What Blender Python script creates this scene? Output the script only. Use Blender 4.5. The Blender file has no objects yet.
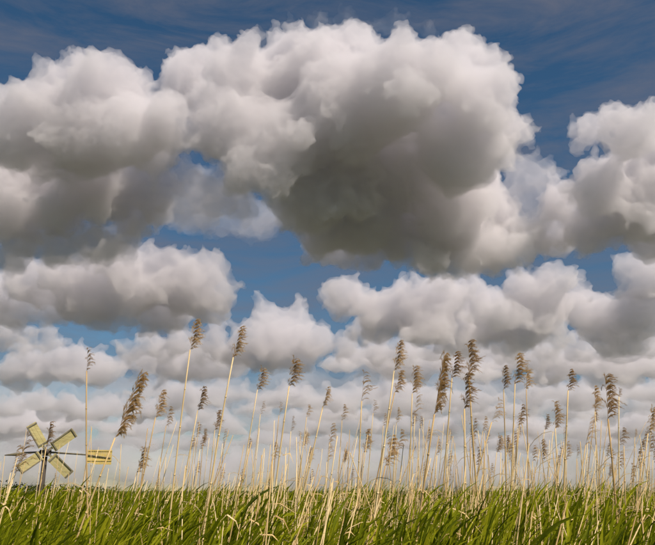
import bpy, bmesh, math, random, time
import numpy as np
from mathutils import Vector, Matrix, noise as mnoise

R = math.radians
random.seed(7)
scene = bpy.context.scene
COL = scene.collection

# ------------------------------------------------------------------ camera
W0, H0 = 655.0, 545.0              # size of the photograph the pixels below are read from
FPX = 720.0                        # focal length in those pixels
HORIZON = 491.0
EYE = 1.62
PITCH = math.atan((HORIZON - H0 / 2) / FPX)
cam = bpy.data.cameras.new('camera')
cam.sensor_fit = 'HORIZONTAL'
cam.sensor_width = 36.0
cam.lens = 36.0 * FPX / W0
cam.clip_start = 0.1
cam.clip_end = 120000.0
camera = bpy.data.objects.new('camera', cam)
COL.objects.link(camera)
camera.location = (0, 0, EYE)
camera.rotation_euler = (R(90) + PITCH, 0, 0)
scene.camera = camera

# ------------------------------------------------------------------ sky and sun
SUN_ELEV, SUN_AZ = 47.0, 137.0      # azimuth clockwise from the viewing direction (+Y)
world = bpy.data.worlds.new('World')
scene.world = world
world.use_nodes = True
wt = world.node_tree
wt.nodes.clear()
w_out = wt.nodes.new('ShaderNodeOutputWorld')
w_bg = wt.nodes.new('ShaderNodeBackground')
w_sky = wt.nodes.new('ShaderNodeTexSky')
w_sky.sky_type = 'NISHITA'
w_sky.sun_disc = False
w_sky.sun_elevation = R(SUN_ELEV)
w_sky.sun_rotation = R(SUN_AZ)
w_sky.altitude = 0
w_sky.air_density = 1.0
w_sky.dust_density = 0.0
w_sky.ozone_density = 2.0
w_bg.inputs['Strength'].default_value = 0.055
# thin high cirrus, streaky, over the whole sky
w_tc = wt.nodes.new('ShaderNodeTexCoord')
w_map = wt.nodes.new('ShaderNodeMapping')
w_map.inputs['Rotation'].default_value = (R(8), R(10), 0)
w_map.inputs['Scale'].default_value = (2.2, 2.2, 9.0)
w_nz = wt.nodes.new('ShaderNodeTexNoise')
w_nz.inputs['Scale'].default_value = 2.3
w_nz.inputs['Detail'].default_value = 7.0
w_nz.inputs['Roughness'].default_value = 0.62
w_nz.inputs['Distortion'].default_value = 0.5
w_rp = wt.nodes.new('ShaderNodeMapRange')
w_rp.inputs['From Min'].default_value = 0.37
w_rp.inputs['From Max'].default_value = 0.80
w_rp.inputs['To Max'].default_value = 0.9
w_mix = wt.nodes.new('ShaderNodeMix')
w_mix.data_type = 'RGBA'
w_mix.inputs['B'].default_value = (2.9, 2.9, 3.6, 1)
wt.links.new(w_tc.outputs['Generated'], w_map.inputs[0])
wt.links.new(w_map.outputs[0], w_nz.inputs['Vector'])
wt.links.new(w_nz.outputs['Fac'], w_rp.inputs['Value'])
wt.links.new(w_rp.outputs[0], w_mix.inputs['Factor'])
w_hs = wt.nodes.new('ShaderNodeHueSaturation')
w_hs.inputs['Saturation'].default_value = 1.22
w_hs.inputs['Hue'].default_value = 0.494
w_hs.inputs['Value'].default_value = 1.12
wt.links.new(w_sky.outputs[0], w_hs.inputs['Color'])
wt.links.new(w_hs.outputs[0], w_mix.inputs['A'])
wt.links.new(w_mix.outputs['Result'], w_bg.inputs['Color'])
wt.links.new(w_bg.outputs[0], w_out.inputs['Surface'])

sun = bpy.data.lights.new('sun', 'SUN')
sun.energy = 5.0
sun.angle = R(0.5)
sun.color = (1.0, 0.885, 0.785)
sun_o = bpy.data.objects.new('sun', sun)
COL.objects.link(sun_o)
a, e = R(SUN_AZ), R(SUN_ELEV)
to_sun = Vector((math.sin(a) * math.cos(e), math.cos(a) * math.cos(e), math.sin(e)))
sun_o.rotation_euler = (-to_sun).to_track_quat('-Z', 'Y').to_euler()
sun_o.location = (60, -40, 80)

scene.view_settings.view_transform = 'Standard'
scene.view_settings.look = 'None'
scene.view_settings.exposure = 0.05
scene.view_settings.gamma = 1.0
scene.view_settings.use_curve_mapping = False

cy = scene.cycles
cy.use_denoising = True
cy.use_adaptive_sampling = True
cy.adaptive_threshold = 0.04
cy.max_bounces = 9
cy.volume_bounces = 7
cy.diffuse_bounces = 3
cy.glossy_bounces = 2
cy.transmission_bounces = 4
cy.transparent_max_bounces = 32
cy.caustics_reflective = False
cy.caustics_refractive = False


def ray(px, py):
    """direction through a pixel of the photograph"""
    x, y = (px - W0 / 2) / FPX, (H0 / 2 - py) / FPX
    c, s = math.cos(PITCH), math.sin(PITCH)
    return Vector((x, c - y * s, s + y * c)).normalized()


def at(px, py, ydist):
    """point on that ray, ydist metres in front of the camera along the ground"""
    d = ray(px, py)
    return Vector((0, 0, EYE)) + d * (ydist / d.y)


def tag(o, label=None, cat=None, group=None, kind=None):
    if label: o['label'] = label
    if cat: o['category'] = cat
    if group: o['group'] = group
    if kind: o['kind'] = kind
    return o


def mesh_obj(name, verts, faces, mat, parent=None, smooth=False):
    me = bpy.data.meshes.new(name)
    me.from_pydata(verts, [], faces)
    if smooth:
        me.polygons.foreach_set('use_smooth', [True] * len(me.polygons))
    if mat: me.materials.append(mat)
    o = bpy.data.objects.new(name, me)
    COL.objects.link(o)
    o.parent = parent
    return o

# ------------------------------------------------------------------ materials
def new_mat(name):
    m = bpy.data.materials.new(name)
    m.use_nodes = True
    nt = m.node_tree
    return m, nt, nt.nodes['Principled BSDF']


def node(nt, kind, **inp):
    n = nt.nodes.new(kind)
    for k, v in inp.items():
        n.inputs[k].default_value = v
    return n


def ramp(nt, stops):
    r = nt.nodes.new('ShaderNodeValToRGB')
    el = r.color_ramp.elements
    while len(el) < len(stops): el.new(0.5)
    for e_, (p, c) in zip(el, stops):
        e_.position = p; e_.color = (*c, 1)
    return r


def mottled(name, stops, scale=20.0, rough=0.85, stretch=(1, 1, 1), per='noise', bump=0.0, detail=4.0):
    """colour from object-space noise, optionally shifted by a random number per object or per leaf"""
    m, nt, b = new_mat(name)
    tc = nt.nodes.new('ShaderNodeTexCoord')
    mp = nt.nodes.new('ShaderNodeMapping'); mp.inputs['Scale'].default_value = stretch
    nz = node(nt, 'ShaderNodeTexNoise', Scale=scale, Detail=detail)
    nt.links.new(tc.outputs['Object'], mp.inputs[0]); nt.links.new(mp.outputs[0], nz.inputs['Vector'])
    fac = nz.outputs['Fac']
    if per != 'noise':
        g = nt.nodes.new('ShaderNodeObjectInfo' if per == 'object' else 'ShaderNodeNewGeometry')
        rnd = g.outputs['Random' if per == 'object' else 'Random Per Island']
        mx = nt.nodes.new('ShaderNodeMix'); mx.inputs[0].default_value = 0.6
        nt.links.new(fac, mx.inputs['A']); nt.links.new(rnd, mx.inputs['B'])
        fac = mx.outputs['Result']
    r = ramp(nt, stops)
    nt.links.new(fac, r.inputs[0]); nt.links.new(r.outputs[0], b.inputs['Base Color'])
    b.inputs['Roughness'].default_value = rough
    if bump:
        bp = node(nt, 'ShaderNodeBump', Strength=bump, Distance=0.01)
        nt.links.new(nz.outputs['Fac'], bp.inputs['Height']); nt.links.new(bp.outputs[0], b.inputs['Normal'])
    return m, nt, b, r


def leafy(name, stops, trans=0.35, per='leaf', rough=0.45, scale=3.0):
    m, nt, b, r = mottled(name, stops, scale=scale, rough=rough, per=per)
    b.inputs['Specular IOR Level'].default_value = 0.12
    tr = nt.nodes.new('ShaderNodeBsdfTranslucent')
    nt.links.new(r.outputs[0], tr.inputs['Color'])
    mix = nt.nodes.new('ShaderNodeMixShader'); mix.inputs[0].default_value = trans
    nt.links.new(b.outputs[0], mix.inputs[1]); nt.links.new(tr.outputs[0], mix.inputs[2])
    nt.links.new(mix.outputs[0], nt.nodes['Material Output'].inputs['Surface'])
    return m

M_SOIL = mottled('marsh_soil', [(0.3, (0.055, 0.055, 0.026)), (0.7, (0.085, 0.090, 0.036))], scale=0.4, rough=0.95, bump=0.3)[0]
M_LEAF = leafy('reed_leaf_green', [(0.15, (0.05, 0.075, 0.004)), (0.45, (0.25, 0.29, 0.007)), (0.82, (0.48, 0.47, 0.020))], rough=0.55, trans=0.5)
M_STRAW = mottled('dry_reed_straw', [(0.2, (0.44, 0.28, 0.10)), (0.5, (0.64, 0.46, 0.20)), (0.85, (0.78, 0.62, 0.34))], scale=9, rough=0.6, stretch=(1, 1, 0.5), per='object')[0]
M_STRAWMASS = mottled('dry_straw', [(0.15, (0.36, 0.22, 0.08)), (0.5, (0.60, 0.43, 0.18)), (0.85, (0.76, 0.60, 0.32))], scale=9, rough=0.7, per='leaf')[0]
M_DRYLEAF = leafy('dry_reed_leaf', [(0.2, (0.26, 0.18, 0.08)), (0.8, (0.52, 0.42, 0.24))], trans=0.25, rough=0.7)
M_PLUME = leafy('reed_plume_brown', [(0.2, (0.44, 0.28, 0.11)), (0.5, (0.62, 0.43, 0.19)), (0.85, (0.76, 0.57, 0.30))], trans=0.55, per='object', rough=0.9, scale=25)
M_BUSH = leafy('bush_leaf', [(0.2, (0.018, 0.03, 0.008)), (0.8, (0.05, 0.075, 0.015))], trans=0.2)
M_BARK = mottled('bark', [(0.2, (0.04, 0.03, 0.02)), (0.8, (0.10, 0.08, 0.06))], scale=8)[0]
M_SAIL = mottled('weathered_yellow_paint', [(0.2, (0.29, 0.245, 0.095)), (0.5, (0.43, 0.37, 0.15)), (0.85, (0.54, 0.48, 0.23))], scale=7, rough=0.7, stretch=(1, 1, 6), bump=0.2)[0]
M_VANE = mottled('weathered_ochre_paint', [(0.2, (0.46, 0.33, 0.09)), (0.55, (0.62, 0.46, 0.13)), (0.85, (0.70, 0.55, 0.20))], scale=7, rough=0.7, bump=0.2)[0]
M_DARKWOOD = mottled('tarred_wood', [(0.2, (0.03, 0.024, 0.018)), (0.8, (0.11, 0.085, 0.06))], scale=10, rough=0.8, stretch=(4, 4, 0.6), bump=0.3)[0]
M_GREYWOOD = mottled('grey_weathered_wood', [(0.2, (0.10, 0.085, 0.05)), (0.8, (0.26, 0.23, 0.14))], scale=10, rough=0.8, bump=0.2)[0]
M_IRON = mottled('rusted_iron', [(0.2, (0.03, 0.03, 0.03)), (0.8, (0.10, 0.07, 0.05))], scale=14, rough=0.6)[0]

# ------------------------------------------------------------------ ground out to the horizon
gn = 48
gv, gf = [], []
radii = [0.0] + [2.0 * (60000.0 / 2.0) ** (i / 30.0) for i in range(31)]
gv.append((0, 0, 0))
for ri in radii[1:]:
    for j in range(gn):
        an = 2 * math.pi * j / gn
        z = 0.05 * mnoise.noise(Vector((ri * math.cos(an) * 0.3, ri * math.sin(an) * 0.3, 0))) if ri < 60 else 0.0
        gv.append((ri * math.cos(an), ri * math.sin(an), z))
for j in range(gn):
    gf.append((0, 1 + j, 1 + (j + 1) % gn))
for i in range(1, len(radii) - 1):
    for j in range(gn):
        a0, b0 = 1 + (i - 1) * gn + j, 1 + (i - 1) * gn + (j + 1) % gn
        gf.append((a0, a0 + gn, b0 + gn, b0))
ground = mesh_obj('ground', gv, gf, M_SOIL, smooth=True)
tag(ground, 'flat dark marsh soil running out to the horizon', None, kind='structure')
# ------------------------------------------------------------------ clouds
def cloud_material(name, density, albedo=(0.955, 0.941, 0.952), aniso=0.1):
    m = bpy.data.materials.new(name)
    m.use_nodes = True
    nt = m.node_tree
    nt.nodes.clear()
    out = nt.nodes.new('ShaderNodeOutputMaterial')
    v = nt.nodes.new('ShaderNodeVolumePrincipled')
    v.inputs['Color'].default_value = (*albedo, 1)
    v.inputs['Density'].default_value = density
    v.inputs['Anisotropy'].default_value = aniso
    nt.links.new(v.outputs[0], out.inputs['Volume'])
    m.cycles.homogeneous_volume = True
    m.cycles.volume_sampling = 'DISTANCE'
    return m


def ico(sub):
    bm = bmesh.new()
    bmesh.ops.create_icosphere(bm, subdivisions=sub, radius=1.0)
    v = np.array([p.co[:] for p in bm.verts])
    f = np.array([[q.index for q in p.verts] for p in bm.faces])
    bm.free()
    return v, f
ICO = {1: ico(1), 2: ico(2), 3: ico(3)}


def clouds_tex(name, size, depth, hard=True):
    t = bpy.data.textures.new(name, 'CLOUDS')
    t.noise_scale = size
    t.noise_depth = depth
    t.noise_basis = 'ORIGINAL_PERLIN'
    t.noise_type = 'HARD_NOISE' if hard else 'SOFT_NOISE'
    return t


def make_cloud(puffs, dist, mat, label, seed, base_py=None, depth=0.8, vox=2.0, subs=(7, 5), rough=1.0, group=None, tilt=0.0, flat=1.0):
    """puffs: (px, py, radius in px) seen at about dist metres; grown into a closed cauliflower mesh"""
    rng = np.random.default_rng(seed)
    k = dist / FPX
    cx = sum(p[0] for p in puffs) / len(puffs)
    cy_ = sum(p[1] for p in puffs) / len(puffs)
    ty_ = min(p[1] for p in puffs) * 0.55 + max(p[1] for p in puffs) * 0.45
    origin = at(cx, cy_, dist)
    C, Rr = [], []
    for px, py, r in puffs:
        rad = r * k
        c = at(px, py, dist + tilt * max(0.0, py - ty_) * k - 0.25 * max(0.0, ty_ - py) * k * (tilt > 0) + rng.normal(0, depth) * rad * 0.8)
        C.append(c - origin); Rr.append(rad)
        # bulges on its surface, and bulges on those
        for i in range(subs[0]):
            d = rng.normal(size=3); d[2] += 0.35; d[1] -= 0.3; d /= np.linalg.norm(d)
            r2 = rad * rng.uniform(0.28, 0.5)
            c2 = Vector(c) + Vector(d) * (rad * 0.92)
            C.append(c2 - origin); Rr.append(r2)
            for j in range(subs[1]):
                d3 = rng.normal(size=3) + d * 0.8; d3 /= np.linalg.norm(d3)
                r3 = r2 * rng.uniform(0.28, 0.5)
                C.append(c2 + Vector(d3) * r2 * 0.92 - origin); Rr.append(r3)
    C = np.array([v[:] for v in C]); Rr = np.array(Rr)
    V, F, n = [], [], 0
    for c, r in zip(C, Rr):
        iv, jf = ICO[2 if r > 12 * k else 1]
        V.append(iv * (r * np.array((flat ** -0.6, flat ** -0.6, flat))) + c); F.append(jf + n); n += len(iv)
    V = np.concatenate(V); F = np.concatenate(F)
    if base_py is not None:            # flattened, slightly uneven underside at the condensation level
        zb = at(cx, base_py, dist).z - origin.z
        low = V[:, 2] < zb
        V[low, 2] = zb + (V[low, 2] - zb) * 0.25
    me = bpy.data.meshes.new('cumulus_cloud')
    me.from_pydata(V.tolist(), [], F.tolist())
    o = bpy.data.objects.new('cumulus_cloud', me)
    COL.objects.link(o)
    o.location = origin
    m = o.modifiers.new('r', 'REMESH'); m.mode = 'VOXEL'; m.voxel_size = vox * 1.3 * k
    for size, dep, st, sm in ((30, 2, 13 * rough, 1), (12, 2, 7.6 * rough, 0), (5.2, 1, 4.0 * rough, 0)):
        m = o.modifiers.new('d', 'DISPLACE')
        m.texture = clouds_tex('billow', size * k, dep)
        m.texture_coords = 'GLOBAL'
        m.strength = st * k
        m.mid_level = 0.35
        if sm:
            m = o.modifiers.new('s', 'SMOOTH'); m.factor = 0.5; m.iterations = sm
    m = o.modifiers.new('r2', 'REMESH'); m.mode = 'VOXEL'; m.voxel_size = vox * k
    dg = bpy.context.evaluated_depsgraph_get()
    nm = bpy.data.meshes.new_from_object(o.evaluated_get(dg), depsgraph=dg)
    o.modifiers.clear()
    o.data = nm
    nm.name = 'cumulus_cloud'
    bpy.data.meshes.remove(me)
    nm.materials.clear(); nm.materials.append(mat)
    tag(o, label, 'cloud', group)
    return o
T0 = time.time()
def dens(dist): return 0.0122 * (3000.0 / dist) ** 0.85
VAP = {}
def vapour(dist, f=1.0):
    key = (round(dist, -2), f)
    if key not in VAP: VAP[key] = cloud_material('cloud_vapour', dens(dist) * f)
    return VAP[key]

BIG = dict(tilt=2.2)
CLOUDS = [
  ('huge central cumulus with bright billowing tops and a broad dark grey underside', 3000, 270, 3, 1.0, dict(tilt=2.0), [
    (198,85,46),(165,112,24),(175,135,24),(238,75,36),(282,88,50),(320,60,36),(350,52,36),(345,110,60),(392,90,50),(430,72,36),(460,58,34),(488,68,26),(480,100,38),(508,132,24),
    (460,150,48),(400,160,60),(330,165,60),(280,145,50),(230,125,42),(360,215,50),(322,230,36),(420,205,45),(468,190,42),(440,240,34),(482,240,32),(310,195,45),(325,245,30),(345,252,26),(250,165,34),(450,215,44),(470,258,24),(430,262,24),(495,255,22),(490,212,34),(400,238,36),(372,250,26)]),
  ('big grey cumulus with a bright domed top above the windmill', 3100, 240, 5, 1.0, dict(tilt=2.0), [
    (110,82,34),(80,76,26),(138,88,20),(50,110,40),(15,130,45),(90,130,52),(130,130,40),(40,178,58),(100,180,55),(150,188,34),(155,150,30),(160,212,22),(130,215,28),(8,205,45),(60,212,34),(-20,170,50)]),
  ('cumulus with knobbly lit shoulder on the far side of the central cloud from windmill', 3200, 264, 6, 1.0, dict(tilt=2.2), [
    (590,130,22),(632,134,30),(662,150,38),(600,185,32),(562,202,28),(640,200,48),(590,228,32),(552,238,28),(655,232,40),(690,200,50),(528,240,24)]),
  ('long low cumulus with rounded white end under the windmill-side cloud', 4600, 326, 7, 1.0, dict(tilt=1.6), [
    (150,256,18),(172,268,26),(203,276,26),(220,296,20),(132,290,32),(82,294,32),(40,300,22),(100,308,28),(170,304,34),(212,308,22),(58,310,22),(120,262,22),(95,268,22),(60,275,24),(25,280,26),(0,300,28),(15,312,22),(185,290,30),(-20,290,26)]),
  ('small grey cloud with a blue gap on either side below the central cumulus', 5200, 322, 8, .9, {}, [(345,292,20),(364,298,15),(328,296,15),(348,308,18),(336,306,14)]),
  ('wide bright cumulus bank below the gap behind the tallest plumes', 5000, 350, 9, 1.0, dict(tilt=1.6), [
    (372,312,22),(362,330,20),(400,304,26),(440,298,28),(470,290,22),(520,290,22),(556,282,20),(578,276,10),(540,308,32),(490,318,32),(430,326,28),(600,320,30),(640,314,30),(380,326,22),(412,318,26),(575,305,24),(620,340,24),(520,335,26),(460,336,26)]),
  ('dark grey ragged puff in front of the bright cumulus bank', 4300, 336, 10, .9, {}, [(482,312,13),(502,311,17),(522,318,11),(496,322,13),(512,324,11),(474,320,8)]),
  ('cloud fragment with ragged lit rim under the knobbly cumulus', 4800, 300, 12, 1.0, {}, [(636,270,20),(660,278,28),(642,288,20),(625,290,14)]),
  ('pale cumulus with stepped white top next to the blue gap', 6200, 372, 13, 1.0, dict(tilt=1.2), [(268,318,20),(296,326,22),(250,336,20),(315,342,22),(280,342,26),(236,352,20),(300,356,22),(262,358,22)]),
  ('little white cloud tucked below the long low cumulus', 5600, 352, 14, 1.0, {}, [(-2,318,16),(10,328,16),(28,338,12),(-4,338,18)]),
  # torn-off shreds that fill between the big ones
  ('thin grey shred hanging between the central cumulus and the windmill-side one', 3600, 236, 51, 1.1, dict(f=.5), [(190,185,26),(215,195,28),(240,205,22),(205,215,22),(180,210,20),(235,185,20)]),
  ('broad faint grey veil closing the top of the blue gap under the central cumulus', 4400, 240, 57, 1.1, dict(f=.17, flat=.6), [(175,200,24),(205,205,26),(235,205,26),(265,212,26),(295,215,24),(190,225,20),(225,228,20),(255,232,18)]),
  ('soft grey cloud hanging below the far shoulder of the central cumulus', 3500, 284, 58, 1.0, dict(f=.9), [(430,258,22),(460,260,24),(490,256,24),(515,250,22),(475,244,24),(505,236,22)]),
  ('thin grey shred bridging central cumulus and the knobbly cumulus', 3600, 262, 52, 1.1, dict(f=.45), [(520,170,22),(540,180,24),(515,200,24),(540,215,24),(520,235,24),(500,225,20)]),
  ('faint veil of cloud drawn out above the top of the central cumulus', 4200, 60, 53, 1.1, dict(f=.10), [(260,40,16),(290,32,18),(320,28,18),(400,24,16),(430,34,14),(380,26,14),(350,22,16)]),
  ('dim grey shelf joining the windmill-side cumulus to the long low one', 3700, 270, 54, 1.0, dict(f=.9), [(140,228,18),(110,250,18),(20,238,24),(55,246,24),(90,244,24),(125,238,22),(10,262,22),(60,262,18)]),
  # lower rows, farther off
  ('broad grey cumulus between the long low one and the windmill', 6300, 366, 55, 1.0, dict(tilt=1.0), [(20,346,14),(50,342,14),(150,344,16),(180,340,18),(215,342,18),(125,352,14),(165,354,16),(200,356,16),(232,350,14)]),
  ('grey rolling cumulus below the bright bank and above the largest plume', 6200, 368, 56, 1.0, dict(tilt=1.0), [(345,345,16),(375,350,18),(405,352,18),(440,350,18),(475,352,18),(510,352,18),(545,348,18),(580,350,18),(615,352,18),(650,346,18)]),
  ('flat grey cumulus with a soft bright crest over the windmill sails', 7200, 388, 21, 1.0, dict(tilt=1.0), [(30,364,18),(60,358,18),(90,362,18),(112,368,14),(45,374,18),(80,376,20),(8,372,16),(20,380,14)]),
  ('long grey cumulus behind the plumes of the windmill-side reeds', 7400, 384, 22, 1.0, dict(tilt=1.0), [(150,356,16),(180,352,18),(212,356,18),(236,364,16),(168,368,18),(200,370,20),(228,374,14),(140,366,14)]),
  ('grey bank of cumulus low behind the tallest plumes', 7000, 388, 23, 1.0, dict(tilt=1.0), [(360,356,18),(392,362,20),(426,360,20),(460,364,20),(498,362,18),(530,360,20),(566,362,20),(600,364,20),(636,360,22),(410,372,18),(480,376,18),(548,376,18),(620,376,18),(660,368,20),(340,366,14)]),
  ('small bright cumulus puff right above the windmill sails', 9500, 424, 24, 1.0, {}, [(50,400,12),(62,404,12),(40,408,11),(72,412,10),(54,414,11)]),
  ('mottled grey cumulus low over the windmill-side reeds', 9500, 414, 25, 1.0, dict(tilt=.4), [(140,394,13),(165,390,15),(192,394,16),(220,392,14),(246,396,13),(180,404,14),(210,406,13),(270,402,12),(290,396,14)]),
  ('pale broken cumulus with bright edges low behind middle reeds', 9800, 420, 26, 1.0, dict(tilt=.4), [(310,402,14),(336,398,14),(372,392,15),(402,390,16),(392,404,14),(430,400,14),(350,408,12),(462,396,14),(490,398,14),(476,408,12)]),
  ('dark flat cumulus low behind the reeds farthest from the windmill', 9200, 414, 27, 1.0, dict(tilt=.4), [(530,394,14),(560,390,16),(592,394,16),(622,390,16),(648,394,16),(575,402,14),(610,404,14),(670,398,16)]),
]
frng = random.Random(77)
def row(y, r, dist, x0, x1, step):
    out, x = [], x0
    while x < x1:
        out.append((x, y + frng.gauss(0, r * .45), r * frng.uniform(.7, 1.25)))
        x += step * frng.uniform(.6, 1.4)
    return out
# small far cumulus: all bases at the same height, so they crowd and shrink towards the horizon
for dist, count, x_jit in ((11500, 8, 30), (15000, 10, 24), (21000, 13, 18)):
    base = H0 / 2 + FPX * math.tan(PITCH - math.atan(1000.0 / dist))
    for q in range(count):
        cx = -20 + 700 * (q + .5) / count + frng.uniform(-x_jit, x_jit)
        wd = frng.uniform(.6, 1.3) * 700 / count * .6
        r0 = frng.uniform(.75, 1.25) * 17 * (11500 / dist) ** .5
        pf = []
        for _ in range(int(9 + wd / 4)):
            u = frng.uniform(-1, 1)
            pf.append((cx + u * wd, base - r0 * (.5 + frng.random() * 1.6 * (1 - u * u)), r0 * frng.uniform(.45, .8)))
        CLOUDS.append(('small distant cumulus among many crowding the sky low above the reeds', dist, base, 300 + q + int(dist), .9, dict(group='far small clouds'), pf))
CLOUDS.append(('pale layered cloud bank lying on the horizon the whole way across', 24000, 494, 41, .8, {}, row(462, 14, 24000, -60, 715, 11) + row(478, 12, 24000, -60, 715, 12) + row(448, 10, 24000, -60, 715, 14)))

CLOUDS.append(('hazy grey sheet of cloud filling the lower sky behind the rows', 18000, 462, 42, .9, dict(f=.2), row(388, 15, 18000, -60, 715, 15) + row(408, 15, 18000, -60, 715, 15) + row(430, 14, 18000, -60, 715, 15) + row(446, 12, 18000, -60, 715, 15)))
for label, dist, base, seed, rgh, kw, puffs in CLOUDS:
    f_ = kw.pop('f', 1.0 if dist < 3300 else 1.1 if dist < 13000 else 1.0 if dist < 23000 else 0.45)
    if 6900 < dist: kw['flat'] = .62 if dist < 13000 else .5
    make_cloud([(x, y, r * (1.17 if dist < 6500 else 1.32)) for x, y, r in puffs], dist, vapour(dist, f_), label, seed, vox=1.6 if dist < 3300 else 1.9 if dist < 6500 else 2.1 if dist < 13000 else 2.6, base_py=base, rough=1.7 * rgh, subs=(6, 3), **kw)
# ------------------------------------------------------------------ reeds
class MB:
    def __init__(s): s.v, s.f = [], []
    def ribbon(s, pts, widths, side):
        n = len(s.v)
        for p, w in zip(pts, widths):
            s.v.append(p - side * w * 0.5); s.v.append(p + side * w * 0.5)
        for i in range(len(pts) - 1):
            q = n + 2 * i
            s.f.append((q, q + 1, q + 3, q + 2))
    def blade(s, pts, widths, side, up):
        """leaf with a keel: three points across, folded along the midrib"""
        n = len(s.v)
        for p, w in zip(pts, widths):
            s.v += [p - side * w * 0.5 + up * w * 0.18, p, p + side * w * 0.5 + up * w * 0.18]
        for i in range(len(pts) - 1):
            q = n + 3 * i
            s.f += [(q, q + 1, q + 4, q + 3), (q + 1, q + 2, q + 5, q + 4)]
    def tube(s, pts, radii, sides=6):
        n0 = len(s.v)
        for i, (p, r) in enumerate(zip(pts, radii)):
            t = (pts[min(i + 1, len(pts) - 1)] - pts[max(i - 1, 0)]).normalized()
            u = t.cross(Vector((0.13, 1, 0.07))).normalized(); w = t.cross(u)
            for k in range(sides):
                an = 2 * math.pi * k / sides
                s.v.append(p + u * (r * math.cos(an)) + w * (r * math.sin(an)))
        for i in range(len(pts) - 1):
            for k in range(sides):
                a0 = n0 + i * sides + k; b0 = n0 + i * sides + (k + 1) % sides
                s.f.append((a0, b0, b0 + sides, a0 + sides))
        s.f.append(tuple(range(n0 + sides - 1, n0 - 1, -1)))
        s.f.append(tuple(range(len(s.v) - sides, len(s.v))))
    def box(s, c, sx, sy, sz, rot=None):
        n = len(s.v)
        for dx in (-1, 1):
            for dy in (-1, 1):
                for dz in (-1, 1):
                    p = Vector((dx * sx / 2, dy * sy / 2, dz * sz / 2))
                    s.v.append(Vector(c) + (rot @ p if rot else p))
        for q in ((0, 1, 3, 2), (4, 6, 7, 5), (0, 4, 5, 1), (2, 3, 7, 6), (0, 2, 6, 4), (1, 5, 7, 3)):
            s.f.append(tuple(n + i for i in q))
    def build(s, name, mat, parent=None, smooth=False):
        return mesh_obj(name, [tuple(p) for p in s.v], s.f, mat, parent, smooth)


def empty(name, loc):
    o = bpy.data.objects.new(name, None)
    o.empty_display_size = 0.1
    o.location = loc
    COL.objects.link(o)
    return o


def bez(p0, p1, p2, n):
    return [p0 * (1 - t) ** 2 + p1 * 2 * t * (1 - t) + p2 * t * t for t in [i / (n - 1) for i in range(n)]]


def plume_mesh(seed, tiers, full, droop):
    """feathery panicle one unit long along +Z, its branchlets blown out to +X in tiers"""
    rng = random.Random(seed)
    mb = MB()
    mb.ribbon([Vector((0.03 * math.sin(z * 2.2), 0, z)) for z in (0, .25, .5, .75, 1.0)], [.018, .015, .012, .009, .004], Vector((0, 1, 0)))
    nbr = int(tiers * 8 * full)
    for b_ in range(nbr):
        z0 = (b_ + rng.random()) / nbr
        z0 = max(0.0, min(.99, round(z0 * tiers) / tiers * 0.45 + z0 * 0.55))      # loosely gathered in whorls
        env = (0.60 + 0.8 * min(1, z0 * 5)) * (1 - z0 * 0.62)
        L = 0.34 * env * rng.uniform(0.5, 1.15)
        dx = -0.2 if rng.random() < 0.07 else rng.uniform(0.55, 1.0)
        p0 = Vector((0.03 * math.sin(z0 * 2.2), 0, z0))
        sy = rng.gauss(0, 0.35)
        p1 = p0 + Vector((dx * .45, sy * .5, rng.uniform(.45, .8))) * L
        p2 = p0 + Vector((dx * rng.uniform(0.8, 1.1), sy, rng.uniform(.75, 1.0) - droop * rng.uniform(.4, 1.5))) * L
        pts = bez(p0, p1, p2, 8)
        mb.ribbon(pts[::2] + [pts[-1]], [.006, .005, .004, .004, .002], Vector((0, 0.7, 0.7)))
        for i in range(1, 8):
            for k in range(4):
                base = pts[i].lerp(pts[i - 1], rng.random())
                tang = (pts[i] - pts[i - 1]).normalized()
                d = (tang + Vector((rng.uniform(.1, .6), rng.gauss(0, .35), rng.gauss(-.05, .28)))).normalized()
                l = rng.uniform(.05, .10) * (0.6 + 0.5 * env)
                sd = d.cross(Vector((rng.gauss(0, 1), rng.gauss(0, 1), rng.gauss(0, 1)))).normalized()
                mb.ribbon([base, base + d * l * 0.45, base + d * l], [.003, rng.uniform(.006, .011), .001], sd)
    me = bpy.data.meshes.new('plume')
    me.from_pydata([tuple(p) for p in mb.v], [], mb.f)
    me.materials.append(M_PLUME)
    return me

PLUMES = {
    'small': [plume_mesh(s, 5, 0.8, 0.55) for s in (1, 2, 3, 21, 22, 23)],
    'full': [plume_mesh(s, 7, 1.1, 0.5) for s in (4, 5, 6, 7, 24, 25, 26, 27)],
    'big': [plume_mesh(s, 10, 1.3, 0.45) for s in (8, 9)],
    'faint': [plume_mesh(s, 5, 0.45, 0.35) for s in (10, 11, 28, 29)],
}


def stalk(root, tip, bend, r0, r1, base, n=9):
    """stem from the ground to the tip, bowed by bend; returns its points relative to root"""
    mid = root.lerp(tip, 0.55) + Vector((bend, 0, 0))
    pts = bez(root, mid, tip, n)
    mb = MB()
    mb.tube([p - base for p in pts], [r0 + (r1 - r0) * i / (n - 1) for i in range(n)], 6)
    # joints of the cane
    for t in (0.35, 0.5, 0.64, 0.77, 0.88):
        i = t * (n - 1); k = int(i); q = pts[k].lerp(pts[k + 1], i - k) - base
        tg = (pts[k + 1] - pts[k]).normalized(); r = (r0 + (r1 - r0) * t) * 1.35
        mb.tube([q - tg * 0.006, q, q + tg * 0.006], [r * 0.8, r, r * 0.8], 6)
    return pts, mb


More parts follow.
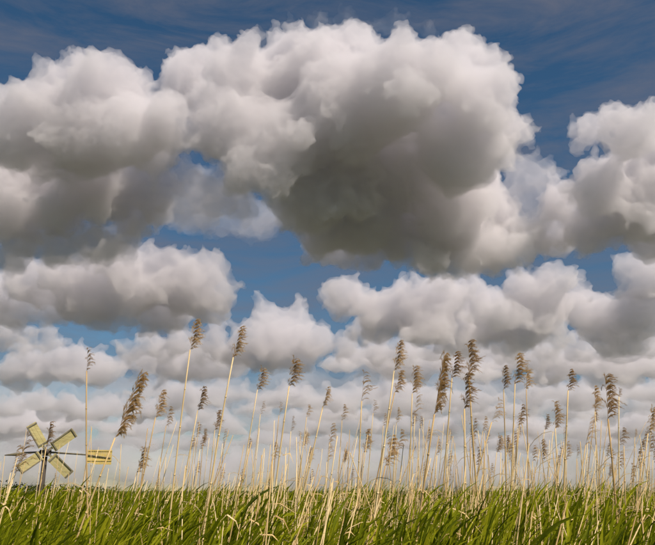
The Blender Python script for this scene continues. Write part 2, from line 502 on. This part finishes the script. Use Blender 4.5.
def dry_leaf(rng, p, right):
    L = rng.uniform(0.12, 0.3)
    s = 1 if right else -1
    mb = MB()
    pts = bez(p, p + Vector((s * L * 0.35, 0, L * 0.5)), p + Vector((s * L * rng.uniform(.5, .9), rng.gauss(0, .05), L * rng.uniform(-.2, .5))), 5)
    mb.ribbon(pts, [.006, .010, .009, .006, .001], Vector((0.2, 0.8, 0.5)).normalized())
    return mb


rng = random.Random(11)
GROUP_PLUME = 'dry reeds with brown plumes'
GROUP_BARE = 'bare dry reed stalks'


def dry_reed(tx, ty, bx, plen, kind, label, by=512, bend=0.0, dist=None, tilt=0.0):
    """tip and foot in pixels; the plume takes the last plen pixels of the stalk"""
    if dist is None:
        dist = max(4.3, min(10.5, 0.235 * FPX / plen * rng.uniform(0.92, 1.08)))
        if kind == 'big': dist = 4.2
    tip = at(tx, ty, dist); low = at(bx, by, dist)
    d = (low - tip)
    root = tip + d * (tip.z / -d.z)
    root.x = low.x + (root.x - low.x) * 0.5
    root.y += rng.uniform(-.12, .12)
    e_ = empty('dry_reed', root)
    m_len = plen / FPX * dist
    L = (tip - root).length
    neck_t = 1 - m_len / L
    scale_r = min(1.0, dist / 5.0) ** 0.3
    mid = root.lerp(tip, 0.55) + Vector((bend, 0, 0))
    full = bez(root, mid, tip, 60)
    neck = full[int(neck_t * 59)]
    pts, mb = stalk(root, neck, bend, 0.0086 * rng.uniform(.85, 1.1), 0.0046, root)
    st = mb.build('stem', M_STRAW, e_, smooth=True)
    me = rng.choice(PLUMES[kind])
    pl = bpy.data.objects.new('plume', me)
    COL.objects.link(pl)
    pl.parent = e_
    ax = (tip - neck).normalized()
    xx = Vector((1, 0, 0)) - ax * ax.x; xx.normalize()
    yy = ax.cross(xx)
    rot = Matrix((xx, yy, ax)).transposed() @ Matrix.Rotation(rng.uniform(-.5, .5), 3, 'Z')
    ln = (tip - neck).length
    wd = ln * (rng.uniform(.52, .62) if kind == 'big' else rng.uniform(0.95, 1.3))
    pl.matrix_local = Matrix.Translation(neck - root) @ rot.to_4x4() @ Matrix.Diagonal((wd, wd, ln, 1))
    if rng.random() < 0.45:
        t = rng.uniform(.55, .8); i = t * (len(pts) - 1); k = int(i)
        dry_leaf(rng, pts[k].lerp(pts[k + 1], i - k) - root, rng.random() < .8).build('leaf', M_DRYLEAF, e_)
    tag(e_, label, 'reed', GROUP_PLUME)
    return e_


SM = 'dry reed with a small brown plume standing behind the taller stalks'
MD = 'tan dry reed with a feathery brown plume blown sideways among similar stalks'
FT = 'thin dry reed with a faint, sparse plume in the back of the stand'
REEDS = [
    # tip x, tip y, foot x, plume px, kind, label, extra
    (87, 349, 101, 23, 'small', 'slender dry reed with tiny upright plume, leaning away from its neighbours beside windmill tail', dict(bend=-0.06, dist=5.2)),
    (139, 376, 72, 62, 'big', 'dry reed with the long double plume crossing the windmill tail', dict(bend=-0.05)),
    (161, 391, 127, 26, 'full', 'dry reed with an arching plume next to the long double plume', {}),
    (169, 407, 148, 18, 'small', 'dry reed with a short hooked dark plume beside an arching one', {}),
    (142, 449, 122, 24, 'full', 'short dry reed with low sideways plume just above the grass near the double plume', dict(dist=7)),
    (194, 321, 172, 31, 'full', 'tallest dry reed on the windmill side, straight stem and dark plume', dict(dist=5.2, bend=-0.04)),
    (202, 388, 170, 24, 'full', 'dry reed with dark plume leaning across the tallest windmill-side reed', dict(dist=6.3)),
    (217, 411, 203, 18, 'full', 'dry reed with short dark plume between the bowed reed and tallest windmill-side reed', {}),
    (202, 436, 189, 12, 'small', SM, {}),
    (197, 462, 186, 12, 'small', SM, {}),
    (222, 468, 208, 13, 'small', SM, {}),
    (239, 328, 206, 31, 'full', 'very tall dry reed with narrow plume, bowed gently along its stem', dict(dist=5.0, bend=-0.07)),
    (261, 369, 230, 21, 'full', 'dry reed with pointed plume between the bowed reed and the compact dark plume', {}),
    (262, 402, 244, 12, 'faint', FT, {}),
    (293, 360, 271, 26, 'full', 'tall dry reed with a compact dark plume and a straight stem beside the bowed one', dict(dist=5.4, bend=-0.05)),
    (280, 403, 268, 13, 'faint', FT, {}),
    (249, 438, 243, 10, 'small', SM, {}),
    (274, 443, 262, 16, 'small', SM, {}),
    (241, 470, 230, 14, 'small', SM, {}),
    (292, 417, 283, 14, 'faint', FT, {}),
    (327, 388, 288, 18, 'full', 'slanting dry reed with a short, dark, brush-like plume', dict(dist=6.0)),
    (328, 440, 322, 20, 'faint', FT, {}),
    (345, 450, 338, 12, 'small', SM, {}),
    (299, 432, 306, 10, 'faint', FT, {}),
    (398, 342, 364, 26, 'full', 'tall dry reed with a dense rounded plume set against a blue gap', dict(dist=5.0)),
    (399, 371, 358, 23, 'full', 'dry reed with sideways plume right beside the dense rounded plume', {}),
    (413, 368, 405, 24, 'full', 'straight upright dry reed between the dense rounded plume and the bushiest plume', {}),
    (363, 373, 353, 26, 'faint', 'pale dry reed with a wispy, see-through plume on a vertical stem', dict(dist=6.2)),
    (343, 405, 334, 16, 'small', SM, {}),
    (366, 430, 352, 22, 'full', 'short dry reed with broad tan plume below the wispy see-through one', {}),
    (391, 436, 367, 28, 'full', 'shorter dry reed with a dark slanting plume below the dense rounded one', dict(dist=5.6)),
    (400, 430, 388, 18, 'small', SM, {}),
    (416, 394, 407, 20, 'faint', FT, {}),
    (443, 357, 412, 62, 'big', 'dry reed with the largest, bushiest plume of the stand', dict(bend=-0.03)),
    (428, 428, 418, 12, 'small', SM, {}),
    (438, 440, 428, 16, 'small', SM, {}),
    (454, 353, 434, 28, 'full', 'tall dry reed with slim plume between the bushiest plume and the counter-leaning one', {}),
    (467, 342, 486, 34, 'full', 'dry reed whose stem leans the other way above a dark tiered plume', dict(dist=4.8, bend=-0.05)),
    (464, 375, 461, 35, 'full', 'dry reed with dark tiered plume on a vertical stem, beside the counter-leaning one', dict(dist=4.6)),
    (516, 355, 503, 28, 'full', 'tallest of three dry reeds standing together beyond the bowed sparse plume', {}),
    (503, 367, 507, 24, 'full', 'dry reed of a group of three, the one next to the bowed sparse plume', {}),
    (526, 369, 527, 22, 'full', 'dry reed of a group of three, the one next to the bunched plume', {}),
    (498, 400, 464, 24, 'faint', 'bowed dry reed with a sparse plume hanging over to one side', dict(bend=-0.12, dist=6.0)),
    (521, 405, 507, 18, 'small', SM, {}),
    (514, 432, 509, 12, 'small', SM, {}),
    (478, 448, 466, 16, 'small', SM, {}),
    (491, 464, 484, 10, 'small', SM, {}),
    (541, 441, 548, 17, 'full', 'short counter-leaning dry reed with brushy plume low beside the bunched plume', {}),
    (533, 446, 528, 14, 'small', SM, {}),
    (569, 370, 555, 20, 'full', 'tall dry reed with a bunched plume standing clear of its neighbours', dict(dist=5.4)),
    (554, 403, 557, 26, 'full', 'dry reed with upright plume just under the tall bunched plume', {}),
    (563, 428, 566, 14, 'faint', FT, {}),
    (594, 387, 597, 24, 'full', 'dry reed with leaning plume close beside the long narrow upright plume', {}),
    (604, 378, 606, 42, 'full', 'dry reed with a long narrow upright plume beside the one with a tiny hooked tip', dict(dist=4.4, bend=0.05)),
    (619, 388, 620, 9, 'small', 'thin dry reed with a tiny hooked tip beside the long upright plume', dict(dist=6.4, bend=-0.05)),
    (651, 409, 624, 24, 'full', 'slanting dry reed with a dark plume at the stand end away from windmill', {}),
    (622, 428, 600, 18, 'small', SM, {}),
    (635, 429, 628, 8, 'small', SM, {}),
    (590, 418, 566, 26, 'faint', FT, {}),
    (632, 464, 622, 16, 'small', SM, {}),
    (646, 470, 643, 12, 'small', SM, {}),
    (655, 462, 651, 16, 'small', SM, {}),
    (577, 446, 571, 12, 'faint', FT, {}),
    (50, 423, 32, 22, 'full', 'dry reed rising in front of the windmill hub, its plume over the sails', dict(dist=6.5, by=520)),
    (55, 474, 44, 10, 'small', 'short dry reed with a small plume beside the windmill post', dict(dist=9)),
    (27, 436, -8, 36, 'faint', 'dry reed with a loose open plume beside the windmill nose pole', dict(dist=5.0)),
    (16, 447, -2, 24, 'faint', FT, {}),
    (158, 478, 150, 10, 'small', SM, {}),
    (311, 470, 303, 12, 'small', SM, {}),
    (449, 470, 441, 12, 'faint', FT, {}),
    (374, 401, 362, 13, 'faint', FT, {}),
    (384, 414, 375, 12, 'small', SM, {}),
    (420, 417, 414, 12, 'small', SM, {}),
    (449, 430, 441, 13, 'faint', FT, {}),
    (470, 424, 468, 12, 'small', SM, {}),
    (557, 456, 553, 11, 'small', SM, {}),
    (586, 454, 576, 12, 'faint', FT, {}),
    (611, 449, 615, 11, 'small', SM, {}),
    (641, 440, 634, 12, 'small', SM, {}),
    (352, 468, 344, 11, 'small', SM, {}),
    (269, 479, 260, 11, 'small', SM, {}),
    (423, 463, 416, 12, 'faint', FT, {}),
    (531, 470, 527, 11, 'small', SM, {}),
    (308, 405, 292, 13, 'small', SM, {}),
    (224, 430, 212, 12, 'faint', FT, {}),
    (486, 430, 492, 12, 'faint', FT, {}),
]
for _ in range(34):                    # the many small ones that fill the back of the stand
    tx = rng.uniform(190, 655) if rng.random() < .3 else rng.uniform(300, 655)
    kd = rng.choice(('small', 'small', 'faint', 'full'))
    REEDS.append((tx, rng.triangular(395, 478, 440), tx - rng.gauss(12, 9), rng.uniform(11, 18), kd, FT if kd == 'faint' else SM, {}))
for tx, ty, bx, pl_, kd, lb, ex in REEDS:
    dry_reed(tx, ty, bx, pl_, kd, lb, **ex)

# bare stalks, thicker towards the middle and the far end of the stand
for i in range(290):
    while True:
        px = rng.uniform(0, 655)
        if rng.random() < (0.3 if px < 120 else 0.45 if px < 220 else .8 if px < 330 else 1.0): break
    tall = rng.random() < 0.46
    ty = rng.triangular(408, 468, 450) if tall else rng.triangular(458, 505, 480)
    dist = rng.uniform(4.2, 8.5)
    lean = rng.gauss(10, 9) if px < 400 else rng.gauss(3, 13)
    if rng.random() < 0.05: lean = rng.choice((-1, 1)) * rng.uniform(28, 45)
    bx = px - lean * (545 - ty) / 70
    tip, low = at(px, ty, dist), at(bx, 540, dist)
    d = low - tip
    root = tip + d * (tip.z / -d.z)
    root.x = low.x + (root.x - low.x) * 0.5
    root.y += rng.uniform(-.15, .15)
    e_ = empty('dry_reed_stalk', root)
    pts, mb = stalk(root, tip, rng.gauss(-.02, .03), 0.0072 * rng.uniform(.6, 1.15), 0.0022 * rng.uniform(.6, 1.4), root, n=7)
    mb.build('stem', M_STRAW, e_, smooth=True)
    nl = rng.choice((0, 1, 1, 2))
    for _ in range(nl):
        t = rng.uniform(.6, .95); j = t * (len(pts) - 1); k = int(j)
        dry_leaf(rng, pts[k].lerp(pts[k + 1], j - k) - root, rng.random() < .75).build('leaf', M_DRYLEAF, e_)
    side_ = 'near the windmill' if px < 130 else 'among the plumed reeds'
    shape_ = 'steeply slanting' if abs(lean) > 22 else 'tall bare' if tall else 'short broken'
    tag(e_, '%s tan reed stalk %s %s' % (shape_, 'with a dangling dry leaf' if nl else 'stripped of leaves', side_), 'reed', GROUP_BARE)


# ---- living green reeds: single shoots that stand out of the mass, then the mass itself
def green_leaf(mb, rng, p, L, az, lift, width, segs=5, droop=0.5):
    h = Vector((math.cos(az), math.sin(az), 0))
    tipv = h * L * math.cos(lift) + Vector((0, 0, L * math.sin(lift)))
    p1 = p + h * L * 0.35 * math.cos(lift) + Vector((0, 0, L * (0.35 * math.sin(lift) + 0.22)))
    p2 = p + tipv - Vector((0, 0, L * droop * 0.35))
    pts = bez(p, p1, p2, segs)
    side = Vector((-h.y, h.x, 0))
    ax = (p2 - p).normalized()
    roll = rng.uniform(-1.35, 1.35)
    side = (side * math.cos(roll) + ax.cross(side) * math.sin(roll)).normalized()
    prof = [0.55, 1.0, 0.85, 0.5, 0.03] if segs == 5 else [0.7, 1.0, 0.6, 0.03]
    wd = [width * q for q in prof]
    if segs == 5: mb.blade(pts, wd, side, ax.cross(side))
    else: mb.ribbon(pts, wd, side)


SHOOTS = [  # tip x, tip y, distance
    (92, 474, 4.6), (67, 483, 5.4), (121, 484, 5.0), (160, 486, 6.0), (186, 484, 5.2), (214, 482, 5.6), (232, 486, 4.8),
    (258, 488, 5.0), (281, 483, 4.4), (297, 478, 4.6), (318, 486, 5.4), (346, 486, 4.8), (361, 482, 5.0), (379, 487, 5.8),
    (404, 485, 4.7), (424, 487, 5.2), (441, 484, 5.6), (470, 482, 5.0), (495, 484, 5.2), (513, 474, 4.8), (521, 480, 5.4),
    (548, 482, 4.6), (566, 485, 5.2), (586, 481, 4.9), (607, 486, 5.5), (620, 483, 4.7), (640, 486, 5.1), (652, 488, 5.0),
    (20, 488, 5.2), (38, 487, 4.9)]
for px, py, dist in SHOOTS:
    top = at(px, py, dist)
    root = Vector((top.x - rng.uniform(.25, .5), top.y + rng.uniform(-.1, .1), 0))
    e_ = empty('green_reed', root)
    neck = Vector((top.x - rng.uniform(.12, .2), top.y, top.z - rng.uniform(.22, .32)))
    pts = bez(root, root.lerp(neck, .5) + Vector((-.06, 0, .05)), neck, 8)
    mb = MB(); mb.tube([p - root for p in pts], [.005 - .0035 * i / 7 for i in range(8)], 5)
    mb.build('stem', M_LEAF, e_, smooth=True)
    mb = MB(); mb.blade([q - root for q in bez(neck, neck.lerp(top, .5) + Vector((-.02, 0, .05)), top, 5)], [.008, .02, .018, .011, .001],
                        Vector((.3, .8, -.2)).normalized(), Vector((-.4, 0, .4)))
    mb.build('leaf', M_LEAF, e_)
    for k in range(5):
        t = rng.uniform(.62, .98); i = t * 7; j = min(int(i), 6)
        mb = MB()
        green_leaf(mb, rng, pts[j].lerp(pts[j + 1], i - j) - root, rng.uniform(.3, .5), rng.gauss(0, .6), rng.uniform(.1, .9), rng.uniform(.016, .026))
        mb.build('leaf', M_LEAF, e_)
    tag(e_, 'green reed shoot with pointed leaves rising above the green mass', 'reed', 'green reed shoots that stand out of the mass')

mb = MB()
grng = random.Random(5)
HALF = 0.5 * W0 / FPX
def reed_patch(d0, d1, per_m2, leaves, segs, hmin, hmax):
    area = HALF * 1.25 * (d1 * d1 - d0 * d0)
    for _ in range(int(area * per_m2)):
        y = math.sqrt(grng.uniform(d0 * d0, d1 * d1))
        x = grng.uniform(-1, 1) * (HALF * 1.25 * y + 0.3)
        # swells in the canopy
        sw = mnoise.noise(Vector((x * 0.9, y * 0.5, 3.1)))
        h = grng.uniform(hmin, hmax) + 0.22 * sw
        top = Vector((x + 0.22 * h, y, h))
        root = Vector((x, y, 0))
        if segs == 5:
            mb.ribbon([root, root.lerp(top, .55) + Vector((-.05, 0, 0)), top], [.009, .007, .003], Vector((1, 0, 0)))
        for k in range(leaves):
            t = 1 - 0.5 * (k + grng.random()) / leaves
            p = root.lerp(top, t) + Vector((-.05 * (1 - t), 0, 0))
            lift = grng.uniform(.55, 1.35) * (0.6 + 0.4 * t)
            L = grng.uniform(.22, .44) * (1.0 if t < .9 else .75)
            L = min(L, max(.15, (hmax + .2 - p.z) / max(.3, math.sin(lift)) + .05))
            green_leaf(mb, grng, p, L, grng.gauss(0, .6), lift, grng.uniform(.009, .021), segs, grng.uniform(0, .35))
reed_patch(3.4, 7.5, 105, 8, 5, 1.16, 1.47)
reed_patch(7.5, 16, 38, 7, 4, 1.24, 1.57)
reed_patch(16, 45, 9, 6, 4, 1.25, 1.58)
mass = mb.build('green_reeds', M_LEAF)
tag(mass, 'dense mass of windblown green reed leaves along the bottom', 'reeds', kind='stuff')
# the straw of last year standing between the green leaves
mb = MB()
for _ in range(1500):
    y = math.sqrt(grng.uniform(3.5 ** 2, 9.5 ** 2))
    x = grng.uniform(-1, 1) * (HALF * 1.25 * y + 0.3)
    if mnoise.noise(Vector((x * 1.1, y * 1.1, 9.0))) < (.08 if x / y < -.2 else -.1): continue
    h = min(abs(grng.gauss(0, 1)) * .14 + grng.uniform(1.3, 1.55), 2.0)
    lean = grng.gauss(.16, .16)
    root = Vector((x, y, 0)); tip = Vector((x + lean * h, y + grng.gauss(0, .1), h))
    pts = bez(root, root.lerp(tip, .5) + Vector((grng.gauss(-.03, .04), 0, .02)), tip, 4)
    r_ = grng.uniform(.0036, .0068)
    mb.tube(pts, [r_, r_ * .9, r_ * .75, r_ * .4], 4)
    if grng.random() < .7:
        p = pts[2].lerp(pts[3], grng.random()); L = grng.uniform(.1, .3)
        mb.ribbon(bez(p, p + Vector((L * .3, 0, L * .5)), p + Vector((L * grng.uniform(.2, 1), grng.gauss(0, .1), L * grng.uniform(-.5, .5))), 4), [.006, .011, .008, .001], Vector((.3, .7, .5)).normalized())
straw = mb.build('dry_straw', M_STRAWMASS, smooth=True)
tag(straw, 'tangle of short dry straw standing in between the green reed leaves', 'straw', kind='stuff')
# ------------------------------------------------------------------ little meadow windmill
MILL_D = 17.0
hub = at(45.5, 452, MILL_D)
mill = empty('windmill', (hub.x, hub.y, 0))
tag(mill, 'small wooden meadow windmill with four pale yellow board sails, tail vane and dark post', 'windmill')
H = hub.z
ax_ = Vector((math.cos(R(118)), math.sin(R(118)), 0))    # axle of the rotor, pointing away from it
ux = Vector((math.cos(R(12)), math.sin(R(12)), 0))    # along the vane pole: the vane is swung aside, the mill at rest
uy = Vector((-ux.y, ux.x, 0))                           # across it, away from the viewer
uz = Vector((0, 0, 1))
PX = MILL_D / FPX
# post: squared timber with a wider foot and two braces
mb = MB(); mb.tube([Vector((0, 0, z)) for z in (0, .9, 1.6, H - .1)], [.085, .075, .065, .055], 8); mb.build('post', M_DARKWOOD, mill, True)
for s in (-1, 1):
    mb = MB(); mb.tube([Vector((s * .42, .1, 0)), Vector((s * .05, 0, 1.75))], [.045, .04], 6); mb.build('brace', M_DARKWOOD, mill)
mb = MB(); mb.box((0, 0, H - .02), .24, .13, .13, Matrix((ux, -uy, uz)).transposed()); mb.build('head_block', M_DARKWOOD, mill)
# shaft with pointed nose, and the tail pole
mb = MB()
nose = 36 * PX / ux.x
sh = [Vector((0, 0, H)) - ux * q for q in (0, nose * .55, nose * .60, nose * .75, nose)]
mb.tube([p - Vector((0, 0, .02 * i)) for i, p in enumerate(sh)], [.022, .018, .030, .034, .010], 8); mb.build('nose_pole', M_GREYWOOD, mill, True)
tail = 60 * PX / ux.x
mb = MB(); mb.tube([Vector((0, 0, H)), Vector((0, 0, H - .05)) + ux * tail * .6, Vector((0, 0, H - .12)) + ux * tail], [.022, .017, .012], 8); mb.build('tail_pole', M_GREYWOOD, mill, True)
# tail vane of vertical slats nailed to the pole
vane = empty('tail_vane', (0, 0, 0)); vane.parent = mill
v0, v1 = 38 * PX / ux.x, 61 * PX / ux.x
ns = 9
rotv = Matrix((ux, -uy, uz)).transposed()
for i in range(ns):
    c = v0 + (v1 - v0) * (i + .5) / ns
    mb = MB(); dz = random.uniform(-.015, .015)
    mb.box(Vector((0, 0, H - .05 - .06 * c / tail + dz)) + ux * c + uy * .026, (v1 - v0) / ns * .93, .018, .31 + random.uniform(-.02, .02), rotv)
    mb.build('slat', M_VANE, vane)
mb = MB(); mb.box(Vector((0, 0, H + .045)) + ux * (v0 + v1) / 2 + uy * .010, v1 - v0, .014, .03, rotv); mb.build('batten', M_VANE, vane)
mb = MB(); mb.box(Vector((0, 0, H - .175)) + ux * (v0 + v1) / 2 + uy * .010, v1 - v0, .014, .03, rotv); mb.build('batten', M_VANE, vane)
# rotor
ry = Vector((ax_.y, -ax_.x, 0))
if ry.x < 0: ry = -ry
ctr = Vector((0, 0, H)) - ax_ * .13
mb = MB(); mb.tube([ctr - ax_ * .08, ctr - ax_ * .05, ctr + ax_ * .08, ctr + ax_ * .2], [.035, .06, .06, .04], 10); mb.build('hub', M_IRON, mill, True)
for k, (deg, blen) in enumerate(((39, .74), (124, .72), (218, .68), (318, .76))):
    an = R(deg)
    rd = ry * math.cos(an) + uz * math.sin(an)          # outwards
    tg = -ry * math.sin(an) + uz * math.cos(an)         # in the plane, across the sail
    pit = R(-7)
    cr = (tg * math.cos(pit) + ax_ * math.sin(pit)).normalized()
    nn = rd.cross(cr)
    rot = Matrix((rd, cr, nn)).transposed()
    sail = empty('sail', (0, 0, 0)); sail.parent = mill
    mb = MB(); mb.box(ctr + rd * (blen * .5), blen, .05, .04, rot); mb.build('stock', M_GREYWOOD, sail)
    for j in range(3):                                   # three boards side by side
        off = (j - 1) * .077
        mb = MB(); mb.box(ctr + rd * (blen * .60) + cr * off - nn * .030 * (1 if nn.y > 0 else -1), blen * .80 - random.uniform(0, .02), .074, .016, rot)
        mb.build('board', M_SAIL, sail)
    for t in (.27, .95):
        mb = MB(); mb.box(ctr + rd * (blen * t) - nn * .050 * (1 if nn.y > 0 else -1), .030, .236, .018, rot); mb.build('batten', M_GREYWOOD, sail)
    mb = MB(); mb.box(ctr + rd * (blen * .61) + cr * .100 - nn * .050 * (1 if nn.y > 0 else -1), blen * .62, .025, .02, rot); mb.build('edge_strip', M_GREYWOOD, sail)

# ------------------------------------------------------------------ low bushes behind the windmill
BUSHES = [(3, 481, 48, 1.9), (22, 483, 52, 1.6), (39, 484, 55, 1.5), (58, 483, 50, 1.7), (76, 485, 56, 1.8), (104, 486, 58, 1.9)]
for n_, (px, py, d, wd) in enumerate(BUSHES):
    top = at(px, py, d)
    b_ = empty('bush', (top.x, top.y, 0))
    br = random.Random(40 + n_)
    mb = MB()
    for _ in range(900):
        v = Vector((br.gauss(0, 1), br.gauss(0, 1), br.gauss(0, 1))).normalized() * br.random() ** .4
        bump = 1 + .25 * mnoise.noise(v * 2.3 + Vector((n_ * 7, 0, 0)))
        p = Vector((v.x * wd * bump, v.y * wd * .7 * bump, top.z * .55 + v.z * top.z * .45 * bump))
        dd = Vector((br.gauss(0, 1), br.gauss(0, 1), br.gauss(0, .7))).normalized(); sd = dd.cross(Vector((br.random(), br.random(), br.random()))).normalized()
        l = br.uniform(.12, .24)
        mb.ribbon([p, p + dd * l * .5, p + dd * l], [.02, .09, .01], sd)
    mb.build('crown', M_BUSH, b_)
    mb = MB()
    for q in range(5):
        an = q * 1.26
        mb.tube([Vector((0, 0, 0)), Vector((math.cos(an) * .25, math.sin(an) * .2, .7)), Vector((math.cos(an) * wd * .5, math.sin(an) * .5, top.z * .75))], [.05, .035, .015], 5)
    mb.build('trunk', M_BARK, b_)
    tag(b_, 'low dark green bush on the horizon behind the windmill', 'bush', 'bushes behind the windmill')
